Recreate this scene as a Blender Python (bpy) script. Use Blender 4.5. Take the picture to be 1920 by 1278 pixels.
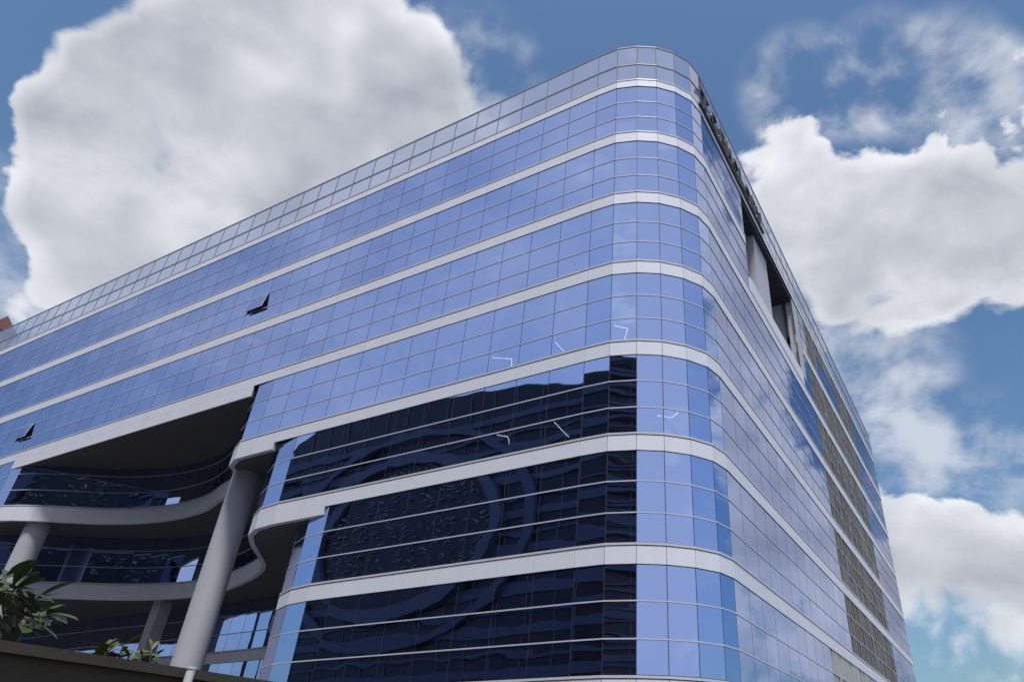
import bpy, math, random
from mathutils import Vector, Matrix
random.seed(7)
for o in list(bpy.data.objects): bpy.data.objects.remove(o)
scene = bpy.context.scene
col = scene.collection
R = math.radians
EYE = 1.7                                   # camera height above the ground; facade levels below are relative to the eye

# ------------------------------------------------------------------ camera
YAW, PITCH, ROLL = -0.49237, 0.556053, 0.023292
FPX, CX, CY = 1298.093, 1148.05, 670.95
fw = Vector((math.sin(YAW)*math.cos(PITCH), math.cos(YAW)*math.cos(PITCH), math.sin(PITCH)))
rt0 = Vector((math.cos(YAW), -math.sin(YAW), 0)); up0 = rt0.cross(fw)
rt = math.cos(ROLL)*rt0 + math.sin(ROLL)*up0
up = -math.sin(ROLL)*rt0 + math.cos(ROLL)*up0
cam_d = bpy.data.cameras.new('camera'); cam = bpy.data.objects.new('camera', cam_d); col.objects.link(cam)
cam_d.sensor_width = 36; cam_d.lens = FPX/1920*36
cam_d.shift_x = -(CX-960)/1920; cam_d.shift_y = (CY-639)/1920
cam_d.clip_start = 0.05; cam_d.clip_end = 6000
cam.matrix_world = Matrix(((rt.x, up.x, -fw.x, 0), (rt.y, up.y, -fw.y, 0), (rt.z, up.z, -fw.z, EYE), (0, 0, 0, 1)))
scene.camera = cam
def px_dir(x, y):                           # direction (world) seen at a photograph pixel
    return (fw + (x-CX)/FPX*rt - (y-CY)/FPX*up).normalized()
def px_size(p):                             # photograph pixels per metre at a point (eye-relative z)
    return FPX/max(1.0, Vector(p).dot(fw))

# ------------------------------------------------------------------ light
SUN_EL, SUN_AZ = R(67), R(148)              # azimuth clockwise from +Y
sun_dir = Vector((math.sin(SUN_AZ)*math.cos(SUN_EL), math.cos(SUN_AZ)*math.cos(SUN_EL), math.sin(SUN_EL)))
sd = bpy.data.lights.new('sun', 'SUN'); sd.energy = 3.0; sd.angle = R(10); sd.color = (1.0, 0.975, 0.96)
sun = bpy.data.objects.new('sun', sd); col.objects.link(sun)
sun.rotation_euler = sun_dir.to_track_quat('Z', 'Y').to_euler(); sun.location = (0, 0, 90)
scene.view_settings.view_transform = 'Standard'; scene.view_settings.look = 'None'
scene.view_settings.exposure = 0.25; scene.view_settings.gamma = 1.0
scene.view_settings.use_curve_mapping = False
scene.cycles.max_bounces = 6; scene.cycles.transparent_max_bounces = 6; scene.cycles.glossy_bounces = 4; scene.cycles.diffuse_bounces = 3

# ------------------------------------------------------------------ sky with cumulus
world = bpy.data.worlds.new('World'); scene.world = world; world.use_nodes = True
NT = world.node_tree; N = NT.nodes; LK = NT.links; N.clear()
def nd(t, **k):
    n = N.new(t)
    for a, v in k.items(): setattr(n, a, v)
    return n
def mth(op, a, b=None, c=None, clamp=False):
    n = nd('ShaderNodeMath', operation=op, use_clamp=clamp)
    for i, v in enumerate((a, b, c)):
        if v is None: continue
        if isinstance(v, (int, float)): n.inputs[i].default_value = v
        else: LK.new(v, n.inputs[i])
    return n.outputs[0]
def mrange(v, a, b, lo=0.0, hi=1.0, smooth=True):
    n = nd('ShaderNodeMapRange', interpolation_type='SMOOTHSTEP' if smooth else 'LINEAR')
    LK.new(v, n.inputs[0])
    for i, q in enumerate((a, b, lo, hi)): n.inputs[1+i].default_value = q
    return n.outputs[0]
tc = nd('ShaderNodeTexCoord')
nrm = nd('ShaderNodeVectorMath', operation='NORMALIZE'); LK.new(tc.outputs['Generated'], nrm.inputs[0])
DIR = nrm.outputs[0]
def noise(scale, detail, rough, off=(0, 0, 0), dist=0.0, vec=None):
    m = nd('ShaderNodeMapping'); m.inputs['Location'].default_value = off
    m.inputs['Scale'].default_value = (1, 1, 1.5)
    LK.new(vec or DIR, m.inputs[0])
    t = nd('ShaderNodeTexNoise'); t.inputs['Scale'].default_value = scale; t.inputs['Detail'].default_value = detail
    t.inputs['Roughness'].default_value = rough; t.inputs['Distortion'].default_value = dist
    LK.new(m.outputs[0], t.inputs['Vector']); return t.outputs[0]
# cloud banks: photograph pixel of the centre, radius in degrees, weight (clouds > 0, gaps < 0)
BANKS = [((330, 170), 9, 1.0), ((180, 300), 7, .8), ((560, 120), 9, 1.0), ((480, 330), 12, 1.0), ((760, 240), 8, 1.0),
         ((260, 470), 8, .7), ((700, 330), 10, .6), ((350, 420), 10, .8), ((110, 520), 6, .25), ((300, 280), 8, .5), ((850, 200), 5, .7),
         ((1540, 165), 4, .62), ((1690, 150), 4, .62), ((1820, 140), 4, .6), ((1420, 215), 3.5, .6), ((1640, 243), 3, -.9), ((1760, 232), 3, -.8), ((1880, 225), 3, -.6), ((1660, 640), 5, .35), ((1480, 360), 6, .85), ((1640, 390), 7, 1.0), ((1830, 370), 7, .95),
         ((1560, 520), 7, .95), ((1700, 460), 6, .8), ((1740, 540), 6, .85), ((1850, 520), 5, .5), ((1700, 980), 5, .8), ((1800, 1100), 7, 1.0), ((1900, 1050), 5, .85), ((1640, 880), 4, .3),
         ((30, 100), 6, -1.7), ((110, 20), 5, -1.0), ((250, -10), 3.5, -.9), ((430, -30), 4, -.6), ((130, 300), 4, .7), ((200, 200), 5, .9), ((290, 290), 7, 1.5), ((420, 180), 6, .6), ((560, 40), 4, .5), ((900, 20), 9, -.8), ((1100, 60), 9, -1.0), ((1350, 70), 8, -1.0), ((1250, 20), 8, -1.0),
         ((1620, 260), 3.5, -.55), ((-30, 380), 4.5, -1.6), ((0, 220), 4.5, -1.6), ((30, 560), 6, -.5), ((1760, 740), 8, -1.0), ((1850, 800), 7, -1.0), ((1640, 700), 4, -.5),
         ((1890, 640), 4, -.35), ((1800, 1240), 5, -.8), ((1880, 20), 9, -.9), ((1600, 20), 7, -.9)]
# thin bright veil of high cloud behind and beside the camera, which the mirror glass shows
VEIL = [((-.22, -.85, .62), 56, 1.1), ((.62, -.6, .45), 40, 1.0), ((.95, -.05, .4), 32, .75)]
def azel(az, el): return (math.sin(R(az))*math.cos(R(el)), math.cos(R(az))*math.cos(R(el)), math.sin(R(el)))
BANKS += [(azel(15, 12), 9, 1.0), (azel(18, 25), 9, 1.2), (azel(24, 38), 9, 1.2), (azel(33, 50), 11, 1.2), (azel(32, 30), 10, .7)]
bank = None
def cap_mask(d, rad, w, a=1.5, b=.25):
    v = nd('ShaderNodeVectorMath', operation='DOT_PRODUCT'); LK.new(DIR, v.inputs[0]); v.inputs[1].default_value = d
    return mrange(v.outputs['Value'], math.cos(R(rad*a)), math.cos(R(rad*b)), 0, w)
for ctr, rad, w in BANKS:
    m = cap_mask(px_dir(*ctr) if len(ctr) == 2 else Vector(ctr).normalized(), rad, w)
    bank = m if bank is None else mth('ADD', bank, m)
bank = mth('MAXIMUM', mth('MINIMUM', bank, 1.8), -1.1)
big = noise(2.6, 2, .5, (3.1, 1.7, .4))
det = noise(6.5, 8, .66, (0, 0, 0), .2)
w = nd('ShaderNodeTexNoise'); w.inputs['Scale'].default_value = 14; w.inputs['Detail'].default_value = 2; LK.new(DIR, w.inputs['Vector'])
wv = nd('ShaderNodeVectorMath', operation='MULTIPLY_ADD'); LK.new(w.outputs[1], wv.inputs[0]); wv.inputs[1].default_value = (.07, .07, .07); LK.new(DIR, wv.inputs[2])
vo = nd('ShaderNodeTexVoronoi', feature='F1'); vo.inputs['Scale'].default_value = 19; vo.inputs['Detail'].default_value = 1
vo.inputs['Roughness'].default_value = .5; LK.new(wv.outputs[0], vo.inputs['Vector'])
puff = mth('SUBTRACT', .45, vo.outputs['Distance'])
dens = mth('ADD', mth('MULTIPLY', mth('SUBTRACT', big, .48), 1.3), mth('ADD', mth('MULTIPLY', mth('SUBTRACT', det, .5), 2.0), mth('MULTIPLY', puff, .55)))
dn = mth('ADD', dens, mth('MULTIPLY', mth('SUBTRACT', bank, .12), .66))
edge = noise(3.0, 1, .5, (7.7, 2.2, 5.1))                 # crisp rims here, soft frayed rims there
soft = mrange(edge, .36, .62, .30, .85)
cover = mrange(mth('DIVIDE', mth('ADD', dn, .05), soft), 0, 1)
wisp = None
for (px, py), rad, w_ in (((1500, 175), 3.6, .8), ((1640, 150), 3.6, .8), ((1770, 150), 3.6, .8), ((1860, 190), 3.4, .7), ((1640, 690), 5, .55), ((1700, 850), 5, .5), ((60, 480), 5, .6), ((900, 150), 4, .5), ((1880, 900), 5, .5)):
    m = cap_mask(px_dir(px, py), rad, w_); wisp = m if wisp is None else mth('ADD', wisp, m)
wisp = mth('MULTIPLY', mth('MINIMUM', wisp, .62), mrange(mth('ADD', mth('MULTIPLY', det, .6), mth('MULTIPLY', w.outputs[0], .4)), .40, .62))
cover = mth('MAXIMUM', cover, wisp)
# light side of the clouds: density a little way towards the light against density here
shift = nd('ShaderNodeVectorMath', operation='ADD'); LK.new(DIR, shift.inputs[0])
shift.inputs[1].default_value = (px_dir(60, -150)-px_dir(480, 300)).normalized()*.05
relief = mth('SUBTRACT', noise(6.5, 2.5, .55, (0, 0, 0), .2), noise(6.5, 2.5, .55, (0, 0, 0), .2, shift.outputs[0]))
relief = mth('ADD', mth('MULTIPLY', relief, 1.5), mth('MULTIPLY', puff, .16))
thick = mrange(dn, .15, 1.35)
shade = mth('ADD', mth('MULTIPLY', thick, -.42), mth('MULTIPLY', relief, .85))
shade = mth('ADD', shade, .85, clamp=True)
cr = nd('ShaderNodeValToRGB'); LK.new(shade, cr.inputs[0])
cr.color_ramp.elements[0].color = (.31, .335, .395, 1); cr.color_ramp.elements[0].position = .12
cr.color_ramp.elements[1].color = (.74, .755, .79, 1); cr.color_ramp.elements[1].position = .98
e = cr.color_ramp.elements.new(.55); e.color = (.51, .53, .58, 1)
sky = nd('ShaderNodeTexSky', sky_type='NISHITA'); sky.sun_disc = False
sky.sun_elevation = SUN_EL; sky.sun_rotation = SUN_AZ; sky.altitude = 20; sky.air_density = 1.25; sky.dust_density = 2.2; sky.ozone_density = 1.6
SKY_STRENGTH = .088
tint = nd('ShaderNodeMixRGB', blend_type='MULTIPLY'); tint.inputs[0].default_value = 1; LK.new(sky.outputs[0], tint.inputs[1])
tint.inputs[2].default_value = (.76, 1.0, 1.17, 1)
veil = None
for ctr, rad, w in VEIL:
    m = cap_mask(Vector(ctr).normalized(), rad, w, 1.12, .55)
    veil = m if veil is None else mth('ADD', veil, m)
veil = mth('MULTIPLY', veil, mrange(mth('ADD', mth('MULTIPLY', big, .6), mth('MULTIPLY', det, .4)), .32, .62, .42, 1.0), clamp=True)
bg3 = nd('ShaderNodeBackground'); bg3.inputs[0].default_value = (.47, .50, .61, 1)
bg1 = nd('ShaderNodeBackground'); LK.new(tint.outputs[0], bg1.inputs[0]); bg1.inputs[1].default_value = SKY_STRENGTH
bg2 = nd('ShaderNodeBackground'); LK.new(cr.outputs[0], bg2.inputs[0]); bg2.inputs[1].default_value = 1.0
mixv = nd('ShaderNodeMixShader'); LK.new(veil, mixv.inputs[0]); LK.new(bg1.outputs[0], mixv.inputs[1]); LK.new(bg3.outputs[0], mixv.inputs[2])
mixw = nd('ShaderNodeMixShader'); LK.new(mth('MULTIPLY', cover, mth('SUBTRACT', 1.0, mth('MULTIPLY', veil, .55))), mixw.inputs[0]); LK.new(mixv.outputs[0], mixw.inputs[1]); LK.new(bg2.outputs[0], mixw.inputs[2])
outw = nd('ShaderNodeOutputWorld'); LK.new(mixw.outputs[0], outw.inputs[0])

# ------------------------------------------------------------------ materials
def mat(name, color, rough=.5, metal=0.0, var=0.0, vscale=3.0, bump=0.0, bscale=40.0, spec=.5, streak=False):
    m = bpy.data.materials.new(name); m.use_nodes = True
    nt = m.node_tree; b = nt.nodes['Principled BSDF']
    b.inputs['Base Color'].default_value = (*color, 1); b.inputs['Roughness'].default_value = rough
    b.inputs['Metallic'].default_value = metal; b.inputs['Specular IOR Level'].default_value = spec
    g = nt.nodes.new('ShaderNodeNewGeometry')
    if var:
        t = nt.nodes.new('ShaderNodeTexNoise'); t.inputs['Scale'].default_value = vscale; t.inputs['Detail'].default_value = 8
        t.inputs['Roughness'].default_value = .65
        mp = nt.nodes.new('ShaderNodeMapping'); nt.links.new(g.outputs['Position'], mp.inputs[0])
        if streak: mp.inputs['Scale'].default_value = (1, 1, .12)
        nt.links.new(mp.outputs[0], t.inputs['Vector'])
        a = nt.nodes.new('ShaderNodeMath'); a.operation = 'MULTIPLY_ADD'; a.inputs[1].default_value = var*2; a.inputs[2].default_value = 1-var*1.0
        nt.links.new(t.outputs[0], a.inputs[0])
        a2 = nt.nodes.new('ShaderNodeMath'); a2.operation = 'MULTIPLY_ADD'; a2.inputs[1].default_value = var*.45; a2.inputs[2].default_value = -var*.22
        nt.links.new(g.outputs['Random Per Island'], a2.inputs[0])
        s = nt.nodes.new('ShaderNodeMath'); s.operation = 'ADD'; nt.links.new(a.outputs[0], s.inputs[0]); nt.links.new(a2.outputs[0], s.inputs[1])
        mx = nt.nodes.new('ShaderNodeVectorMath'); mx.operation = 'SCALE'; mx.inputs[0].default_value = color
        nt.links.new(s.outputs[0], mx.inputs['Scale']); nt.links.new(mx.outputs[0], b.inputs['Base Color'])
    if bump:
        t2 = nt.nodes.new('ShaderNodeTexNoise'); t2.inputs['Scale'].default_value = bscale; t2.inputs['Detail'].default_value = 5
        nt.links.new(g.outputs['Position'], t2.inputs['Vector'])
        bp = nt.nodes.new('ShaderNodeBump'); bp.inputs['Strength'].default_value = 1; bp.inputs['Distance'].default_value = bump
        nt.links.new(t2.outputs[0], bp.inputs['Height']); nt.links.new(bp.outputs[0], b.inputs['Normal'])
    return m
def glass_mat(name, color, edge, film=.03, clear=.08, wave=.0016, rough=.015, clear_col=(.25, .32, .5)):
    """coated curtain-wall glass: mostly a tinted mirror, a little see-through, gently wavy"""
    m = bpy.data.materials.new(name); m.use_nodes = True
    nt = m.node_tree; nt.nodes.clear(); n = nt.nodes.new
    g = n('ShaderNodeNewGeometry')
    # every pane has its own wave and its own slight tint
    off = n('ShaderNodeVectorMath'); off.operation = 'ADD'
    sc = n('ShaderNodeMath'); sc.operation = 'MULTIPLY'; sc.inputs[1].default_value = 173.0
    nt.links.new(g.outputs['Random Per Island'], sc.inputs[0])
    nt.links.new(g.outputs['Position'], off.inputs[0]); nt.links.new(sc.outputs[0], off.inputs[1])
    mp = n('ShaderNodeMapping'); mp.inputs['Scale'].default_value = (.55, .55, 1.25); nt.links.new(off.outputs[0], mp.inputs[0])
    t = n('ShaderNodeTexNoise'); t.inputs['Scale'].default_value = .9; t.inputs['Detail'].default_value = 1.2; t.inputs['Roughness'].default_value = .4
    nt.links.new(mp.outputs[0], t.inputs['Vector'])
    bp = n('ShaderNodeBump'); bp.inputs['Strength'].default_value = 1; bp.inputs['Distance'].default_value = wave*3.2
    nt.links.new(t.outputs[0], bp.inputs['Height'])
    lw = n('ShaderNodeLayerWeight'); lw.inputs['Blend'].default_value = .5
    pw = n('ShaderNodeMath'); pw.operation = 'POWER'; pw.inputs[1].default_value = 2.2; nt.links.new(lw.outputs['Facing'], pw.inputs[0])
    mx = n('ShaderNodeMixRGB'); mx.inputs[1].default_value = (*color, 1); mx.inputs[2].default_value = (*edge, 1); nt.links.new(pw.outputs[0], mx.inputs[0])
    vv = n('ShaderNodeMath'); vv.operation = 'MULTIPLY_ADD'; vv.inputs[1].default_value = .13; vv.inputs[2].default_value = .92
    nt.links.new(g.outputs['Random Per Island'], vv.inputs[0])
    ms = n('ShaderNodeVectorMath'); ms.operation = 'SCALE'; nt.links.new(mx.outputs[0], ms.inputs[0]); nt.links.new(vv.outputs[0], ms.inputs['Scale'])
    gl = n('ShaderNodeBsdfGlossy'); gl.inputs['Roughness'].default_value = rough
    nt.links.new(ms.outputs[0], gl.inputs['Color']); nt.links.new(bp.outputs[0], gl.inputs['Normal'])
    df = n('ShaderNodeBsdfDiffuse'); df.inputs['Color'].default_value = (.12, .12, .15, 1) if film < .1 else (.62, .63, .70, 1)      # dust film
    tr = n('ShaderNodeBsdfTransparent'); tr.inputs['Color'].default_value = (*clear_col, 1)
    m0 = n('ShaderNodeMixShader'); m0.inputs[0].default_value = film; nt.links.new(gl.outputs[0], m0.inputs[1]); nt.links.new(df.outputs[0], m0.inputs[2])
    m1 = n('ShaderNodeMixShader'); m1.inputs[0].default_value = clear; nt.links.new(m0.outputs[0], m1.inputs[1]); nt.links.new(tr.outputs[0], m1.inputs[2])
    o = n('ShaderNodeOutputMaterial'); nt.links.new(m1.outputs[0], o.inputs[0])
    return m
def emit_mat(name, color, s):
    m = bpy.data.materials.new(name); m.use_nodes = True; b = m.node_tree.nodes['Principled BSDF']
    b.inputs['Base Color'].default_value = (.8, .8, .8, 1); b.inputs['Emission Color'].default_value = (*color, 1); b.inputs['Emission Strength'].default_value = s
    return m
M = dict(
    glass=glass_mat('blue_coated_glass', (.455, .60, .97), (.50, .495, .585), clear=.08, clear_col=(.8, .85, .95)),
    parapet_glass=glass_mat('pale_screen_glass', (.70, .75, .90), (.70, .72, .82), film=.28, clear=.40, wave=.0008, clear_col=(.80, .84, .92)),
    cladding=mat('white_aluminium_cladding', (.77, .79, .87), .6, var=.085, vscale=1.4, bump=.0006, bscale=2.0, streak=True),
    cap=mat('pale_metal_trim', (.62, .62, .66), .35, var=.05),
    rail=mat('anodised_rail', (.56, .59, .72), .4),
    joint=mat('dark_joint', (.035, .038, .055), .6),
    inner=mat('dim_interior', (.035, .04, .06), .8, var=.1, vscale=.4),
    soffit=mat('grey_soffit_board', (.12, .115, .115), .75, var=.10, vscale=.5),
    plaster=mat('white_painted_concrete', (.50, .51, .56), .55, var=.07, vscale=1.0, bump=.001, bscale=6, streak=True),
    screen=mat('dark_parapet_frame', (.27, .285, .34), .5),
    letter=mat('black_sign_metal', (.012, .012, .015), .45),
    led=emit_mat('led_tube', (.9, .95, 1.0), 4.5),
    roof=mat('roof_deck', (.42, .42, .44), .8, var=.15, vscale=.6),
    bronze=mat('bronze_ribbed_glass', (.105, .093, .080), .4, var=.30, vscale=.9, bump=.004, bscale=3, streak=True),
    greypanel=mat('grey_ribbed_panel', (.42, .41, .40), .4, var=.2, vscale=1.0, streak=True),
    wall_dark=mat('stained_shade_wall', (.055, .045, .032), .9, var=.5, vscale=1.6, bump=.004, bscale=18),  # mottling is stain; the very dark base tone is shade put into the colour
    asphalt=mat('asphalt', (.05, .05, .052), .9, var=.2, vscale=2, bump=.004, bscale=60),
    paving=mat('paving', (.10, .10, .10), .85, var=.15, vscale=1),
    opp_dark=mat('dark_street_glass', (.0035, .0045, .009), .35, var=.35, vscale=.25),
    opp_band=mat('slate_blue_spandrel', (.060, .075, .125), .5, var=.2, vscale=.4),
    opp_line=mat('slate_mullion', (.08, .095, .145), .5),
    fleck=mat('tan_screen_fin', (.34, .32, .28), .6, var=.5, vscale=2),
    leaf=mat('leaf_green', (.042, .075, .016), .42, var=.30, vscale=9),
    leaf2=mat('leaf_yellow_green', (.085, .105, .02), .45, var=.3, vscale=9),
    petal=mat('white_petal', (.45, .44, .38), .5),
    bark=mat('grey_bark', (.16, .14, .115), .85, var=.25, vscale=6, bump=.004, bscale=20),
    brick=mat('red_brown_roof', (.10, .035, .03), .8, var=.3, vscale=2),
    brick2=mat('grey_brown_stone', (.26, .21, .18), .85, var=.3, vscale=2),
    post=mat('white_post_paint', (.70, .70, .70), .4, var=.06, vscale=8),
)

# ------------------------------------------------------------------ mesh helpers
class MB:
    def __init__(s): s.v = []; s.f = []
    def box8(s, b):                           # b: 4 bottom corners then 4 top corners (ccw seen from above)
        i = len(s.v); s.v += [tuple(q) for q in b]
        s.f += [(i, i+3, i+2, i+1), (i+4, i+5, i+6, i+7), (i, i+1, i+5, i+4), (i+1, i+2, i+6, i+5), (i+2, i+3, i+7, i+6), (i+3, i, i+4, i+7)]
    def box(s, x0, x1, y0, y1, z0, z1):
        s.box8([(x0, y0, z0), (x1, y0, z0), (x1, y1, z0), (x0, y1, z0), (x0, y0, z1), (x1, y0, z1), (x1, y1, z1), (x0, y1, z1)])
    def seg(s, p, q, o0, o1, z0, z1, g=0.0):  # upright box along p->q between outward offsets o0 < o1
        ux, uy = q[0]-p[0], q[1]-p[1]; l = math.hypot(ux, uy); ux /= l; uy /= l; nx, ny = uy, -ux
        a = (p[0]+ux*g, p[1]+uy*g); b = (q[0]-ux*g, q[1]-uy*g)
        c = [(a[0]+nx*o1, a[1]+ny*o1), (b[0]+nx*o1, b[1]+ny*o1), (b[0]+nx*o0, b[1]+ny*o0), (a[0]+nx*o0, a[1]+ny*o0)]
        s.box8([(*k, z0) for k in c]+[(*k, z1) for k in c])
    def strip(s, path, o0, o1, z0, z1):       # mitred continuous rail along a polyline
        n = len(path); nr = []
        for i in range(n):
            ns = []
            for a, b in ((i-1, i), (i, i+1)):
                if a < 0 or b >= n: continue
                ux, uy = path[b][0]-path[a][0], path[b][1]-path[a][1]; l = math.hypot(ux, uy); ns.append((uy/l, -ux/l))
            mx = sum(k[0] for k in ns)/len(ns); my = sum(k[1] for k in ns)/len(ns); q = mx*mx+my*my
            nr.append((mx/q, my/q))
        i0 = len(s.v)
        for (x, y), (nx, ny) in zip(path, nr):
            for o, z in ((o0, z0), (o1, z0), (o1, z1), (o0, z1)): s.v.append((x+nx*o, y+ny*o, z))
        for i in range(n-1):
            a = i0+4*i; b = a+4
            for k in range(4):
                k2 = (k+1) % 4; s.f.append((a+k, b+k, b+k2, a+k2))
        s.f += [(i0, i0+3, i0+2, i0+1)[::-1], (i0+4*n-4, i0+4*n-3, i0+4*n-2, i0+4*n-1)[::-1]]
    def prism(s, poly, z0, z1):
        i = len(s.v); n = len(poly); s.v += [(x, y, z0) for x, y in poly]+[(x, y, z1) for x, y in poly]
        s.f += [tuple(range(i+n-1, i-1, -1)), tuple(range(i+n, i+2*n))]
        for k in range(n): s.f.append((i+k, i+(k+1) % n, i+n+(k+1) % n, i+n+k))
    def tube(s, pts, rad, seg=10):
        i0 = len(s.v); n = len(pts)
        for k, p in enumerate(pts):
            p = Vector(p); d = (Vector(pts[min(k+1, n-1)])-Vector(pts[max(k-1, 0)])).normalized()
            a = d.orthogonal().normalized() if k == 0 else (a-d*a.dot(d)).normalized()
            b = d.cross(a); r = rad[k] if isinstance(rad, (list, tuple)) else rad
            for j in range(seg):
                t = 2*math.pi*j/seg; s.v.append(tuple(p+a*math.cos(t)*r+b*math.sin(t)*r))
        for k in range(n-1):
            for j in range(seg):
                a_, b_ = i0+k*seg+j, i0+k*seg+(j+1) % seg; s.f.append((a_, b_, b_+seg, a_+seg))
        s.f += [tuple(range(i0+seg-1, i0-1, -1)), tuple(range(i0+(n-1)*seg, i0+n*seg))]
    def mesh(s, name, m):
        me = bpy.data.meshes.new(name); me.from_pydata(s.v, [], s.f); me.materials.append(m); me.update(); return me
    def build(s, name, m, parent=None, dz=EYE, smooth=False):
        me = s.mesh(name, m)
        if dz: me.transform(Matrix.Translation((0, 0, dz)))
        if smooth:
            for p in me.polygons: p.use_smooth = True
            try: me.set_sharp_from_angle(angle=R(40))
            except Exception: pass
        return put(name, me, parent)
def put(name, me, parent=None):
    o = bpy.data.objects.new(name, me); col.objects.link(o)
    if parent is not None:
        o.parent = parent
        o.matrix_parent_inverse = Matrix.Translation(world_loc(parent)).inverted()
    return o
def world_loc(o):
    return Vector(o.location) if o.parent is None else Vector((0, 0, 0))
def thing(name, label, cat, loc, group=None):
    o = bpy.data.objects.new(name, None); col.objects.link(o); o.location = loc
    o['label'] = label; o['category'] = cat
    if group: o['group'] = group
    return o
def tag(o, label, cat, group=None):
    o['label'] = label; o['category'] = cat
    if group: o['group'] = group
    return o
def struct(o): o['kind'] = 'structure'; return o
def sub(name, mb, m, part, **k):                # sub-part: child of a part mesh that sits at the origin of its thing
    o = mb.build(name, m, None, **k); o.parent = part
    return o
def smooth_path(pts, n=5):
    out = []
    for i in range(len(pts)-1):
        p0 = pts[max(i-1, 0)]; p1 = pts[i]; p2 = pts[i+1]; p3 = pts[min(i+2, len(pts)-1)]
        for k in range(n):
            t = k/n; out.append(tuple(.5*((2*b)+(-a+c)*t+(2*a-5*b+4*c-d)*t*t+(-a+3*b-3*c+d)*t**3) for a, b, c, d in zip(p0, p1, p2, p3)))
    out.append(tuple(pts[-1])); return out
def resample(path, w):
    out = [path[0]]; acc = 0
    L_ = sum(math.dist(a, b) for a, b in zip(path, path[1:])); n = max(1, round(L_/w)); w = L_/n; need = w
    for a, b in zip(path, path[1:]):
        d = math.dist(a, b); pos = 0
        while d-pos >= need-1e-6 and len(out) < n:
            pos += need; t = pos/d; out.append((a[0]+(b[0]-a[0])*t, a[1]+(b[1]-a[1])*t)); need = w
        need -= d-pos
    out.append(path[-1]); return out

# ------------------------------------------------------------------ ground
g = MB(); g.box(-3000, 3000, -3000, 3000, -.5, 0); struct(g.build('ground', M['paving'], dz=0))
g = MB(); g.box(-400, 8, -12.5, 13.5, .0, .004); struct(g.build('road', M['asphalt'], dz=0))
g = MB(); g.box(-400, -9.5, 13.5, 13.8, 0, .14); struct(g.build('kerb', M['paving'], dz=0))

# ------------------------------------------------------------------ the office building
YL, XR, W = 19.913, -7.565, 1.6
H, T = 4.0, .69
TOP = [30.80, 26.89, 22.89, 18.89, 14.89, 10.89, 6.89, 2.89]        # tops of the white bands
BT = [.56, T, T, T, T, T, T, T]
FMA, FMB = .349, .690
X0 = -11.92
corner = [(X0, YL), (-10.82, 19.965), (-9.83, 20.30), (-8.98, 20.80), (-8.26, 21.50), (-7.735, 22.36), (XR, 23.28)]
NL = 51
def left_cols(xa, xb=X0):                     # seam points between two left-face positions, on the 1.6 m grid
    n = round((xb-xa)/W); return [(xb-W*k, YL) for k in range(n, -1, -1)]
right_cols = [(XR, 23.28+W*k) for k in range(1, 33)]                 # to y = 74.5
YEND = right_cols[-1][1]
full = left_cols(X0-NL*W)+corner[1:]+right_cols
tower = lambda k: left_cols(X0-k*W)+corner[1:]+right_cols            # only the part right of the entrance recess
c4 = smooth_path([(-56.72, YL), (-55.6, 19.98), (-54.6, 20.3), (-52.4, 21.5), (-50.1, 23.0), (-47.5, 24.1), (-44.5, 24.65), (-41.2, 24.45), (-38.6, 23.6), (-36.6, 23.1), (-35.0, 22.5), (-34.2, 21.6), (-33.75, 20.85), (-33.2, 20.25), (-32.3, 19.95), (-31.12, YL)], 6)
c5 = smooth_path([(-93.52, 21.0), (-66, 21.0), (-60, 21.6), (-57, 22.8), (-54.2, 24.4), (-50.5, 26.5), (-46.7, 27.7), (-43.2, 27.85), (-40.3, 27.2), (-37.6, 26.3), (-35.6, 25.4), (-34.1, 24.4), (-32.9, 23.1), (-31.8, 21.9), (-30.7, 20.85), (-29.8, 20.25), (-28.8, 19.98), (-27.92, YL)], 6)
c6 = smooth_path([(-93.52, 29.5), (-60, 29.8), (-50, 30.2), (-40.5, 30.1), (-36.5, 29.2), (-33, 27.2), (-30.6, 24.6), (-29.1, 22.55), (-27.8, 21.15), (-26.6, 20.42), (-25.4, 20.03), (-24.2, 19.92), (-23.12, YL)], 6)
nleft = round((X0-31.12*0+93.52)/W)
flat_left = [(-93.52+W*k, YL) for k in range(0, 24)]                 # -93.52 .. -56.72
P4 = flat_left[:-1]+resample(c4, 1.25)+tower(12)[1:]
P5 = resample(c5, 1.35)+tower(10)[1:]
P6 = resample(c6, 1.35)+tower(7)[1:]
GP = [full, full, full, P4, P5, P6, P6]                               # glass line of each storey
BP = [full, full, full, full, P4, P5, P6, P6]                         # line of each white band

office = thing('office_building', 'large blue mirror glass office block with white bands and a rounded corner', 'building', (-50, 40, 0))
VOID_Y = (30.1, 41.0); VOID_Z = (23.9, 30.0)
BRONZE_Y = (43.5, 61.7)
def on_right(p): return abs(p[0]-XR) < .05
def mid(p, q): return ((p[0]+q[0])/2, (p[1]+q[1])/2)

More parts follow.
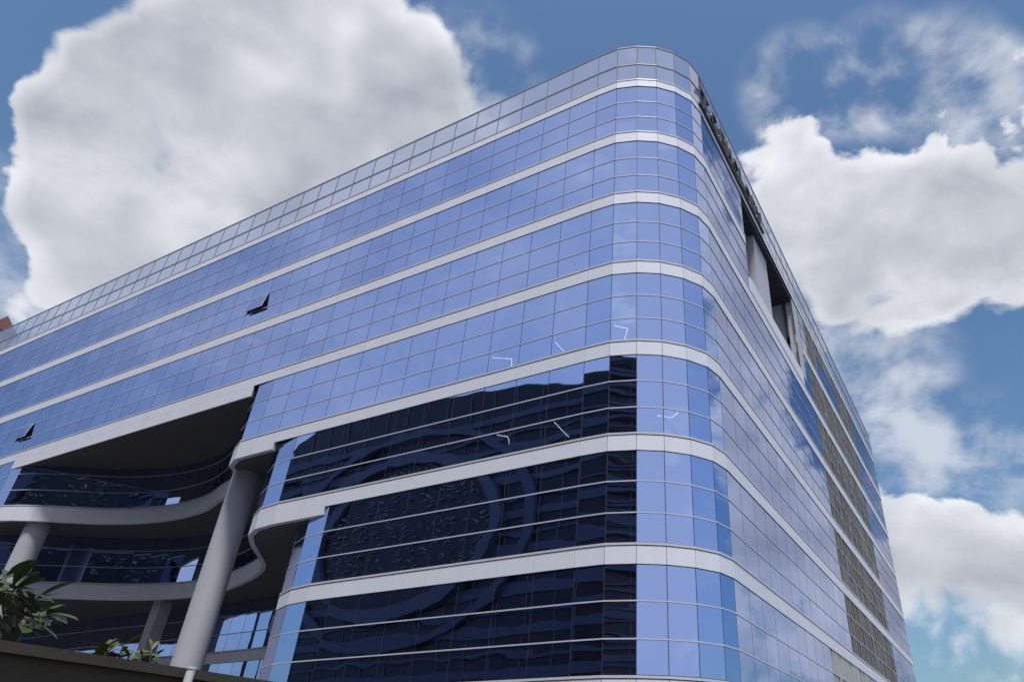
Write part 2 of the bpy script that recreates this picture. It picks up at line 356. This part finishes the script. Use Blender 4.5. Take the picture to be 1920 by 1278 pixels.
def tilt_box(p, q, z0, z1, g, o0, o1, amt):
    """a thin pane: box with a tiny random lean"""
    mb = MB(); mb.seg(p, q, o0, o1, z0, z1, g); del mb.f[4]      # the room side of the pane stays open in its frame
    ux, uy = q[0]-p[0], q[1]-p[1]; l = math.hypot(ux, uy); ux /= l; uy /= l; nx, ny = uy, -ux
    ax, az = random.gauss(0, amt), random.gauss(0, amt); c = mid(p, q); zc = (z0+z1)/2
    mb.v = [(x+nx*d, y+ny*d, z) for x, y, z in mb.v for d in (ax*((x-c[0])*ux+(y-c[1])*uy)+az*(z-zc),)]
    return mb
panes, ribs, greys, clads = [], [], [], []     # (screen size, name, mesh builder, material)
OPEN = {}                                      # (storey, row, x) of the windows that stand open
def weight(p, q, z0, z1):
    c = mid(p, q); v = Vector((c[0], c[1], (z0+z1)/2)); d = v.length
    ux, uy = q[0]-p[0], q[1]-p[1]; l = math.hypot(ux, uy); n = Vector((uy/l, -ux/l, 0))
    f = -n.dot(v)/d
    sx = v.dot(rt)/max(.1, v.dot(fw))*FPX+CX; sy = CY-v.dot(up)/max(.1, v.dot(fw))*FPX
    if v.dot(fw) < 1 or not (-40 < sx < 1960 and -40 < sy < 1330): f = 0
    return max(0, f)*l*(z1-z0)*(FPX/d)**2
opened = [(1, 1, -35.3, 9), (2, 1, -57.5, 10)]
open_windows = []
for f, path in enumerate(GP):
    zt = TOP[f]-BT[f]+.0; zb = TOP[f+1]
    h = zt-zb; zz = [zt, zt-FMA*h, zt-FMB*h, zb]
    for p, q in zip(path, path[1:]):
        c = mid(p, q)
        for r in range(3):
            z1, z0 = zz[r]-.025, zz[r+1]+.025
            if on_right(p) and on_right(q):
                if VOID_Y[0]-.2 < c[1] < VOID_Y[1]+1.6:
                    if f == 0: continue
                    if f == 1:
                        if z0 > VOID_Z[0]-.4: continue
                if BRONZE_Y[0] < c[1] < BRONZE_Y[1] and f < 6 and not (f == 0 and r > 0 and 47 < c[1] < 55):
                    ribs.append((p, q, z0, z1)); continue
                if f == 6 and c[1] > 37.4:
                    greys.append((p, q, z0, z1)); continue
            hit = [s for s in opened if s[0] == f and s[1] == r and abs(c[0]-s[2]) < W/2 and abs(c[1]-YL) < .01 and s[3]]
            if hit: open_windows.append((p, q, z0, z1, hit[0][3])); continue
            panes.append((weight(p, q, z0, z1), tilt_box(p, q, z0, z1, .014, -.03, 0.0, .0006)))
def pick(items, name, m, parent, limit=300, label=None):
    items.sort(key=lambda t: -t[0])
    for w, mb in items[:limit]: mb.build(name, m, parent)
    rest = MB()
    for w, mb in items[limit:]:
        i = len(rest.v); rest.v += mb.v; rest.f += [tuple(k+i for k in f) for f in mb.f]
    if rest.v:
        o = rest.build(name, m, parent); o['kind'] = 'stuff'
pick(panes, 'glass_pane', M['glass'], office)
# bronze ribbed panes of the service core: each pane carries upright fins
rb = []
for p, q, z0, z1 in ribs:
    mb = MB(); n = 5
    for k in range(n):
        a = (p[0], p[1]+(q[1]-p[1])*k/n); b = (p[0], p[1]+(q[1]-p[1])*(k+1)/n)
        mb.seg(a, b, -.06, random.uniform(-.03, .03), z0, z1, .02)
    rb.append((weight(p, q, z0, z1), mb))
pick(rb, 'ribbed_pane', M['bronze'], office, 300)
rb = []
for p, q, z0, z1 in greys:
    mb = MB()
    for k in range(3):
        a = (p[0], p[1]+(q[1]-p[1])*k/3); b = (p[0], p[1]+(q[1]-p[1])*(k+1)/3)
        mb.seg(a, b, -.06, random.uniform(-.02, .02), z0, z1, .02)
    rb.append((weight(p, q, z0, z1), mb))
pick(rb, 'grey_panel', M['greypanel'], office)

# dim rooms behind the glass, joints and floor plates
for f, path in enumerate(GP):
    z1 = TOP[f]-.05; z0 = TOP[f+1]-BT[f+1]+.05
    if f in (0, 1):
        i = [k for k, p in enumerate(path) if on_right(p) and p[1] < VOID_Y[0]+.3][-1]
        j = [k for k, p in enumerate(path) if on_right(p) and p[1] > VOID_Y[1]-.3][0]
        runs = [path[:i+1], path[j:]]
        if f == 1:
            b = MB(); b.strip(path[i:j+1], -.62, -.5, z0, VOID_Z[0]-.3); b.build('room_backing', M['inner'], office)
    else: runs = [path]
    for r_ in runs:
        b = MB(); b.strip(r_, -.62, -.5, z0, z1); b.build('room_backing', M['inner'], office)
for f, path in enumerate(GP):                  # upright joints, one dark gasket per seam
    b = MB(); zt = TOP[f]-BT[f]; zb = TOP[f+1]
    for k, p in enumerate(path[1:-1], 1):
        if f < 2 and on_right(p) and VOID_Y[0]+.2 < p[1] < VOID_Y[1]-.2 and (f == 0 or zt > VOID_Z[0]): 
            if f == 0: continue
            continue
        a, c = path[k-1], path[k+1]
        ux, uy = c[0]-a[0], c[1]-a[1]; l = math.hypot(ux, uy); ux /= l; uy /= l
        b.seg((p[0]-ux*.03, p[1]-uy*.03), (p[0]+ux*.03, p[1]+uy*.03), -.10, -.012, zb, zt)
    o = b.build('mullion_gasket', M['joint'], office); o['kind'] = 'stuff'
# transoms
def split_void(path, z):
    if VOID_Z[0]-.1 < z < VOID_Z[1]:
        i = [k for k, p in enumerate(path) if on_right(p) and p[1] < VOID_Y[0]+.3][-1]
        j = [k for k, p in enumerate(path) if on_right(p) and p[1] > VOID_Y[1]+1.2][0]
        return [path[:i+1], path[j:]]
    return [path]
for f, path in enumerate(GP):
    zt = TOP[f]-BT[f]; zb = TOP[f+1]; h = zt-zb
    for fr_ in (FMA, FMB):
        z = zt-fr_*h
        for run in split_void(path, z):
            b = MB(); b.strip(run, -.06, -.005, z-.04, z+.03); o = b.build('transom', M['joint'], office)
            b = MB(); b.strip(run, -.004, .022, z-.016, z+.028); sub('rail', b, M['rail'], o)
# white bands
for k, path in enumerate(BP):
    t, th = TOP[k], BT[k]
    runs = split_void(path, t-th/2) if k == 1 else [path]
    for run in runs:
        b = MB(); b.strip(run, -.5, .005, t-th+.02, t-.03); b.build('band_backing', M['joint'], office)
        b = MB(); b.strip(run, -.3, .055, t-.075, t); b.build('band_cap', M['cap'], office)
        for p, q in zip(run, run[1:]):
            zl = t-th; lo = 0
            c = mid(p, q)
            if k == 4 and c[0] < -29.2: zl = t-1.05
            if k == 5 and c[0] < -24.8: zl = t-1.05
            mb = MB(); mb.seg(p, q, -.2 if zl < t-th-.1 else .008, .035, zl, t-.10, .005)
            clads.append((weight(p, q, zl, t), mb))
pick(clads, 'cladding_panel', M['cladding'], office)
# deeper fascia and soffit of the entrance recess
b = MB(); b.strip([(-56.72, YL), (-32.72, YL)], -.03, .036, 17.56, 18.19); b.build('recess_fascia', M['cladding'], office)
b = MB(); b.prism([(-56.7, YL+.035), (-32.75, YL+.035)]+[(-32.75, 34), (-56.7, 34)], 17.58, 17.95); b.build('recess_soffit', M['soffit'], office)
def slab(front, x1, y, z0, z1, name):
    pts = [p for p in front if p[0] <= x1]
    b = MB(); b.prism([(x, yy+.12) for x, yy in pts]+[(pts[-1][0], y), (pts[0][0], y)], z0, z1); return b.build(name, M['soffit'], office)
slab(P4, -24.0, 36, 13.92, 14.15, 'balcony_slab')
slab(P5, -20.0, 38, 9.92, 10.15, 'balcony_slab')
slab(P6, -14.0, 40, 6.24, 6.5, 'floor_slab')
b = MB(); b.prism([(x, y) for x, y in full]+[(XR-60, YEND), (X0-NL*W, YEND)], 30.3, 30.5); b.build('roof_deck', M['roof'], office)
b = MB(); b.strip([(XR-.7, YEND), (X0-NL*W, YEND), (X0-NL*W, YL+.7)], -.3, 0, -EYE, 30.3); b.build('rear_wall', M['plaster'], office)
# parapet screen
ZP0, ZPM, ZPT = 30.80, 32.02, 33.52
par = []
for p, q in zip(full, full[1:]):
    for z0, z1 in ((ZP0+.04, ZPM-.05), (ZPM+.05, ZPT-.04)):
        par.append((weight(p, q, z0, z1), tilt_box(p, q, z0, z1, .03, -.02, 0, .001)))
pick(par, 'parapet_pane', M['parapet_glass'], office)
for z, a in ((ZPM, .03), (ZPT, .035), (ZP0+.02, .03)):
    b = MB(); b.strip(full, -.06, .03, z-a, z+a); b.build('parapet_rail', M['screen'], office)
for p in full[::1]:
    b = MB(); b.box(p[0]-.022, p[0]+.022, p[1]-.022, p[1]+.022, ZP0, ZPT); b.build('parapet_post', M['screen'], office)
ins = [(x, y) for x, y in full]
b = MB(); b.strip(ins, -3.2, -3.0, 30.5, 31.6); b.build('roof_upstand', M['plaster'], office)

# terrace cut into the right face
y0, y1 = VOID_Y[0]-.42, VOID_Y[1]+.1
b = MB()
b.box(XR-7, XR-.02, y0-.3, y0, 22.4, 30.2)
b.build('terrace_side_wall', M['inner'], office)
b = MB(); b.box(XR-7, XR-.02, y1, y1+1.45, 22.4, 30.15); b.build('terrace_pier', M['plaster'], office)
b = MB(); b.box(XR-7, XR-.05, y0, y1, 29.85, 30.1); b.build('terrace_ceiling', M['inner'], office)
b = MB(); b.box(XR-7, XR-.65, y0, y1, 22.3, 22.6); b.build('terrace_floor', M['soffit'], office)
b = MB(); b.box(XR-.45, XR+.06, y0, y1, 22.9, VOID_Z[0]); b.build('terrace_parapet', M['cladding'], office)
b = MB(); b.box(XR-1.6, XR-.35, 33.1, 35.9, 22.5, 30.0); b.build('terrace_column', M['plaster'], office)
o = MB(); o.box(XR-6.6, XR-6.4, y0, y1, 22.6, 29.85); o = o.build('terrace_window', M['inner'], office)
for z in (24.6, 25.8, 27.0, 28.2, 29.3):
    b = MB(); b.box(XR-6.4, XR-6.3, y0, y1, z, z+.1); sub('rail', b, M['cap'], o)
for yy in (32, 34, 36, 38, 40):
    b = MB(); b.box(XR-6.4, XR-6.32, yy, yy+.08, 22.6, 29.85); sub('rail', b, M['cap'], o)

# windows standing open: pane hinged at the top with its frame and a dark opening
for p, q, z0, z1, ang in open_windows:
    hole = MB(); hole.seg(p, q, -.14, -.1, z0, z1, .02); ho = hole.build('window_opening', M['joint'], office)
    fr_ = MB(); gl_ = MB()
    s_, c_ = math.sin(R(ang)), math.cos(R(ang)); hh = z1-z0; xa, xb = p[0]+.02, q[0]-.02
    def leaf_box(mb, u0, u1, v0, v1, t0, t1):
        pts = []
        for v in (v0, v1):
            for (u, t) in ((u0, t1), (u1, t1), (u1, t0), (u0, t0)):
                d = hh-v                                     # distance below the hinge
                pts.append((u, YL-.03-d*s_-t*c_, z1-d*c_+t*s_))
        mb.box8(pts)
    leaf_box(gl_, xa+.03, xb-.03, .03, hh-.03, .012, .032)
    for a in ((xa, xb, 0, .03), (xa, xb, hh-.03, hh), (xa, xa+.03, .03, hh-.03), (xb-.03, xb, .03, hh-.03)): leaf_box(fr_, *a, 0, .028)
    go = gl_.build('open_window', M['glass'], office); go['label'] = 'mirror glass window pane pushed open on its top hinge'
    sub('window_frame', fr_, M['cap'], go)

# lit tubes hanging in the rooms just behind the glass
def led(a, b):
    mb = MB(); mb.tube([a, b], .022, 6); return mb.build('light_tube', M['led'], office)
D_ = .26
for a, b in (((-13.55, 15.75), (-12.95, 15.0)), ((-16.75, 15.85), (-15.7, 15.5)), ((-15.7, 15.5), (-15.66, 15.15)),
             ((-16.3, 12.1), (-15.45, 11.8)), ((-15.45, 11.8), (-15.3, 11.35)), ((-13.4, 12.1), (-12.6, 11.2))):
    led((a[0], YL+D_, a[1]), (b[0], YL+D_, b[1]))
led((-10.75, 20.2, 15.75), (-10.25, 20.35, 15.55)); led((-10.25, 20.35, 15.55), (-10.35, 20.3, 15.05))
led((-9.3, 20.95, 11.75), (-8.85, 21.25, 11.7)); led((-8.85, 21.25, 11.7), (-8.6, 21.5, 12.05))

# columns of the entrance recess
def column(x, y, r, z0, z1, name='column'):
    mb = MB(); mb.tube([(x, y, z0), (x, y, (z0+z1)/2), (x, y, z1)], r, 28); return mb.build(name, M['plaster'], office, smooth=True)
column(-33.75, 21.75, .68, -EYE, 13.93)
column(-53.9, 21.75, .68, -EYE, 13.93)
b = MB(); b.box(-48.9, -48.1, 27.9, 28.7, -EYE, 9.93); b.build('pillar', M['plaster'], office)

# black letters on the right-hand parapet: stroke shapes on a long bracket rail
sign = thing('roof_sign', 'row of black letters on a bracket along the right parapet, seen edge on', 'sign', (XR+.4, 28, 30.6+EYE))
b = MB(); b.box(XR+.04, XR+.16, 23.0, 34.2, 30.62, 30.78); b.build('bracket_rail', M['letter'], sign)
b = MB(); b.box(XR+.2, XR+.26, 22.72, 22.80, 31.1, 32.35); b.build('bracket_post', M['letter'], sign)
def ring_letter(y, z, ry, rz, a0, a1, w):
    mb = MB(); n = 14
    for k in range(n):
        t0, t1 = R(a0+(a1-a0)*k/n), R(a0+(a1-a0)*(k+1)/n); pts = []
        for x in (XR+.07, XR+.19):
            for t, s in ((t0, 1), (t1, 1), (t1, 1-w), (t0, 1-w)): pts.append((x, y+ry*s*math.cos(t), z+rz*s*math.sin(t)))
        mb.box8(pts)
    return mb.build('letter', M['letter'], sign)
def bar_letter(y0, y1, parts):
    mb = MB()
    for a, b_, c, d in parts: mb.box(XR+.07, XR+.19, y0+(y1-y0)*a, y0+(y1-y0)*b_, 30.78+1.35*c, 30.78+1.35*d)
    return mb.build('letter', M['letter'], sign)
bar_letter(23.05, 24.3, [(0, 1, .82, 1), (.35, .62, 0, .82)])
ring_letter(25.15, 31.45, .55, .66, 40, 320, .3)
bar_letter(26.0, 26.9, [(0, .28, 0, 1), (.28, 1, 0, .2), (.28, 1, .42, .6), (.28, 1, .82, 1)])
bar_letter(27.15, 28.0, [(0, .25, 0, 1), (.75, 1, 0, 1), (.25, .75, .42, .6)])
ring_letter(28.75, 31.4, .5, .62, 0, 360, .3)
bar_letter(29.5, 30.3, [(0, .28, 0, 1), (.28, 1, 0, .2)])
ring_letter(31.0, 31.35, .5, .55, 0, 360, .3)
bar_letter(31.75, 32.5, [(0, .28, 0, .8), (.28, 1, 0, .18), (.28, 1, .62, .8), (.72, 1, .18, .42)])
bar_letter(32.8, 33.8, [(.38, .62, 0, .5), (0, .3, .45, .8), (.7, 1, .45, .8)])

# ------------------------------------------------------------------ dark block across the street (mirrored in the lower storeys)
opp = thing('street_block', 'dark glass block with an oval frame, mirrored in the lower storeys', 'building', (-38, -26, 0))
OX0, OX1, OY, OZ = -83, 8, -18.0, 39.0
prof = [(OX0, 33.0), (-82.2, 37.0), (-80.4, 39.9), (-77, 41.7), (-72, 42.5), (-66, 42.6), (-58, 42.0), (-49, 40.8), (-42, 39.9), (-35, 38.4), (OX1, 38.0)]
def roof_z(x):
    for (xa, za), (xb, zb) in zip(prof, prof[1:]):
        if xa <= x <= xb: return za+(zb-za)*(x-xa)/(xb-xa)
    return 33.0
b = MB(); n = len(prof)+2; pts = [(OX0, -EYE)]+prof+[(OX1, -EYE)]
b.v = [(x, OY, z) for x, z in pts]+[(x, OY-14, z) for x, z in pts]
b.f = [tuple(range(n)), tuple(range(2*n-1, n-1, -1))]+[(k, n+k, n+(k+1) % n, (k+1) % n) for k in range(n)]
b.build('body', M['opp_dark'], opp)
z = .6; k = 0
while z < 36.5:
    b = MB(); b.box(OX0-.1, OX1+.1, OY-14.1, OY+.22, z, z+(.95 if k % 2 == 0 else .28)); b.build('spandrel', M['opp_band'], opp)
    z += 1.95; k += 1
x = OX0+2.2
while x < OX1:
    b = MB(); b.box(x, x+.16, OY, OY+.1, -EYE, roof_z(x)-.3); b.build('mullion', M['opp_line'], opp); x += 3.4
z = 1.2
while z < 37.5:
    b = MB(); b.box(-17, OX1+.15, OY+.22, OY+.42, z, z+random.uniform(.10, .2)); b.build('louvre', M['opp_line'], opp); z += random.uniform(.75, 1.25)
RX, RZ, RA, RB = -58.5, 24.2, 15.0, 9.6
def oval(a0, b0, a1, b1, y0, y1, n=72):
    mb = MB()
    for k in range(n):
        t0, t1 = 2*math.pi*k/n, 2*math.pi*(k+1)/n; pts = []
        for y in (y1, y0):
            for t, a, bb in ((t0, a0, b0), (t1, a0, b0), (t1, a1, b1), (t0, a1, b1)): pts.append((RX+a*math.cos(t), y, RZ+bb*math.sin(t)))
        mb.box8(pts)
    return mb
b = MB(); n = 64
b.v = [(RX+(RA-1)*math.cos(2*math.pi*k/n), OY+.5, RZ+(RB-1)*math.sin(2*math.pi*k/n)) for k in range(n)]+[(RX+(RA-1)*math.cos(2*math.pi*k/n), OY, RZ+(RB-1)*math.sin(2*math.pi*k/n)) for k in range(n)]
b.f = [tuple(range(n))]+[(k, (k+1) % n, n+(k+1) % n, n+k) for k in range(n)]
b.build('oval_screen', M['opp_dark'], opp)
oval(RA, RB, RA-1.3, RB-1.2, OY+.2, OY+1.1).build('oval_frame', M['opp_line'], opp)
oval(RA+4.2, RB+3.2, RA+3.0, RB+2.3, OY+.2, OY+.7).build('oval_frame', M['opp_band'], opp)
fl = MB()
for i in range(620):
    t, rr = random.uniform(0, 2*math.pi), math.sqrt(random.random())
    x, z = RX+(RA-1.8)*rr*math.cos(t), RZ+(RB-1.6)*rr*math.sin(t)
    if z < RZ-4.5: continue
    w, h_ = random.uniform(.2, .7), random.uniform(.03, .09); s_ = random.uniform(-.15, .25)
    fl.box8([(x-w/2, OY+.55, z), (x+w/2, OY+.55, z+s_*w), (x+w/2, OY+.7, z+s_*w), (x-w/2, OY+.7, z), (x-w/2, OY+.55, z+h_), (x+w/2, OY+.55, z+h_+s_*w), (x+w/2, OY+.7, z+h_+s_*w), (x-w/2, OY+.7, z+h_)])
o = fl.build('screen_fins', M['fleck'], opp); o['kind'] = 'stuff'

# ------------------------------------------------------------------ tower with a pointed roof behind the far left end
dv = px_dir(15, 592); tip = dv*(112/abs(dv.x)); tip = Vector((tip.x, tip.y, tip.z))
tw = thing('brick_tower', 'pointed red brown roof just above the far left parapet', 'tower', (tip.x, tip.y, 0))
b = MB(); b.box(tip.x-1.5, tip.x+1.5, tip.y-1.5, tip.y+1.5, -EYE, tip.z-3.0); b.build('shaft', M['brick2'], tw)
b = MB(); bz = tip.z-3.0
b.v = [(tip.x-1.75, tip.y-1.75, bz), (tip.x+1.75, tip.y-1.75, bz), (tip.x+1.75, tip.y+1.75, bz), (tip.x-1.75, tip.y+1.75, bz), tuple(tip)]
b.f = [(3, 2, 1, 0), (0, 1, 4), (1, 2, 4), (2, 3, 4), (3, 0, 4)]
rf = b.build('roof', M['brick'], tw)
b = MB(); b.v = [(tip.x-.75, tip.y-1.72, bz+.15), (tip.x+.75, tip.y-1.72, bz+.15), (tip.x, tip.y-.72, bz+2.1)]
b.v += [(x, y-.12, z) for x, y, z in b.v]; b.f = [(3, 4, 5), (2, 1, 0), (0, 1, 4, 3), (1, 2, 5, 4), (2, 0, 3, 5)]
sub('gable', b, M['brick2'], rf)

# ------------------------------------------------------------------ garden wall, post and plants at the lower left
WX = -6.0
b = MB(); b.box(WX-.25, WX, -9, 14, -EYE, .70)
gw = thing('garden_wall', 'stained boundary wall with shade put into its dark colour, across the lower left corner', 'wall', (WX, 3, 0)); b.build('masonry', M['wall_dark'], gw)
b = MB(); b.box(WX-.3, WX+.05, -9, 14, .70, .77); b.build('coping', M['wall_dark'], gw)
b = MB(); b.tube([(WX+.12, 3.84, -EYE), (WX+.12, 3.84, .76)], .034, 12); b.tube([(WX+.12, 3.84, .76), (WX+.12, 3.84, .775)], .04, 12)
tag(b.build('fence_post', M['post'], smooth=True), 'thin white post in front of the dark garden wall', 'post')

def leaf_mesh(name, L_, Wd, m):
    mb = MB(); prof = [(0, .04), (.2, .34), (.45, .78), (.68, 1.0), (.86, .8), (1, .06)]
    for t, w in prof:
        sag = -.22*L_*t*t
        for s in (-1, 0, 1): mb.v.append((s*w*Wd/2, t*L_, sag+abs(s)*w*.10*Wd))
    for i in range(len(prof)-1):
        a = 3*i; mb.f += [(a, a+1, a+4, a+3), (a+1, a+2, a+5, a+4)]
    me = mb.mesh(name, m)
    for p in me.polygons: p.use_smooth = True
    return me
def place(name, me, parent, pos, d, roll, s=1.0):
    o = bpy.data.objects.new(name, me); col.objects.link(o); o.parent = parent
    y = Vector(d).normalized(); x = y.cross(Vector((0, 0, 1)))
    x = x.normalized() if x.length > .05 else Vector((1, 0, 0)); z = x.cross(y)
    x2 = x*math.cos(roll)+z*math.sin(roll); z2 = x2.cross(y)
    m = Matrix(((x2.x, y.x, z2.x), (x2.y, y.y, z2.y), (x2.z, y.z, z2.z))).to_4x4()
    o.matrix_local = Matrix.Translation(Vector(pos)-Vector(parent.location)) @ m @ Matrix.Scale(s, 4)
    return o
def at_x(px, py, x):
    d = px_dir(px, py); q = d*(x/d.x); return Vector((q.x, q.y, q.z+EYE))
big_leaf = leaf_mesh('leaf', .36, .125, M['leaf']); small_leaf = leaf_mesh('leaf', .16, .05, M['leaf2'])
pl = thing('plumeria_tree', 'broad leaved plumeria with a white flower cluster above the dark wall', 'tree', (-6.9, 2.85, 0))
base = Vector((-6.9, 2.85, 0)); fork = at_x(25, 1200, -6.85)
mb = MB(); mb.tube([base, (base+fork)/2+Vector((.03, .05, 0)), fork], [.07, .055, .04], 8); mb.build('trunk', M['bark'], pl, dz=0, smooth=True)
tips = [at_x(20, 1105, -6.7), at_x(60, 1128, -6.9), at_x(-30, 1110, -6.6), at_x(72, 1150, -6.5), at_x(5, 1085, -7.1), at_x(45, 1165, -6.4)]
for tp in tips:
    mb = MB(); mb.tube([fork, (fork+tp)/2+Vector((0, 0, -.02)), tp], [.035, .028, .022], 7); mb.build('branch', M['bark'], pl, dz=0, smooth=True)
    for k in range(13):
        a = 2*math.pi*k/13+random.uniform(-.3, .3); el = random.uniform(-.25, .85)
        d = Vector((math.cos(a)*math.cos(el), math.sin(a)*math.cos(el), math.sin(el)))
        place('leaf', big_leaf, pl, tp+d*.02+Vector((0, 0, random.uniform(-.05, .02))), d, random.uniform(-.5, .5), random.uniform(.45, .85))
fb = MB()
for k in range(5):
    a = 2*math.pi*k/5; ux, uy = math.cos(a), math.sin(a)
    i = len(fb.v); fb.v += [(0, 0, 0), (ux*.03-uy*.014, uy*.03+ux*.014, .012), (ux*.045, uy*.045, .006), (ux*.03+uy*.014, uy*.03-ux*.014, .012)]; fb.f.append((i, i+1, i+2, i+3))
fm = fb.mesh('flower', M['petal'])
for k in range(11):
    c = at_x(random.uniform(52, 92), random.uniform(1150, 1178), -6.25)
    place('flower', fm, pl, c, Vector((random.uniform(-1, 1), random.uniform(-.5, 1), random.uniform(-.4, .6))), random.uniform(0, 6), random.uniform(.7, 1.1))
sh = thing('shrub', 'small yellow green shrub rising behind the dark wall', 'shrub', (-7.0, 3.9, 0))
for k in range(9):
    top = at_x(random.uniform(185, 285), random.uniform(1205, 1238), -6.9); bs = Vector((-7.0+random.uniform(-.15, .15), 3.9+random.uniform(-.2, .2), 0))
    mb = MB(); mb.tube([bs, (bs+top)/2, top], [.015, .012, .008], 6); mb.build('stem', M['bark'], sh, dz=0)
    for j in range(14):
        a, el = random.uniform(0, 6.28), random.uniform(-.3, 1.1); d = Vector((math.cos(a)*math.cos(el), math.sin(a)*math.cos(el), math.sin(el)))
        place('leaf', small_leaf, sh, top+Vector((0, 0, -random.uniform(0, .16))), d, random.uniform(-.6, .6), random.uniform(.6, 1.1))

# ------------------------------------------------------------------ street tree mirrored low in the rounded corner
tr = thing('street_tree', 'leafy street tree mirrored at the foot of the rounded corner', 'tree', (14, 25, 0))
mb = MB(); mb.tube([(14, 25, 0), (14.1, 25, 1.6), (14, 25.1, 3.4)], [.2, .15, .1], 9); trunk = mb.build('trunk', M['bark'], tr, dz=0, smooth=True)
cen = []
for k in range(9):
    a, el = random.uniform(0, 6.28), random.uniform(.1, 1.3); r_ = random.uniform(1.0, 1.9)
    c = Vector((14+r_*math.cos(a)*math.cos(el), 25.1+r_*math.sin(a)*math.cos(el), 3.9+r_*math.sin(el))); cen.append(c)
    mb = MB(); mb.tube([(14, 25.1, 3.2), ((14+c.x)/2, (25.1+c.y)/2, (3.3+c.z)/2), tuple(c)], [.08, .05, .02], 6); mb.build('limb', M['bark'], tr, dz=0)
cb = MB()
for i in range(5200):
    c = random.choice(cen); p_ = c+Vector((random.gauss(0, .45), random.gauss(0, .45), random.gauss(0, .38)))
    u = Vector((random.gauss(0, 1), random.gauss(0, 1), random.gauss(0, 1))).normalized(); v = u.orthogonal().normalized(); s_ = random.uniform(.05, .11)
    j = len(cb.v); cb.v += [tuple(p_+u*s_*1.6), tuple(p_+v*s_), tuple(p_-u*s_*1.6), tuple(p_-v*s_)]; cb.f.append((j, j+1, j+2, j+3))
o = cb.build('crown', M['leaf'], tr, dz=0); o['kind'] = 'stuff'
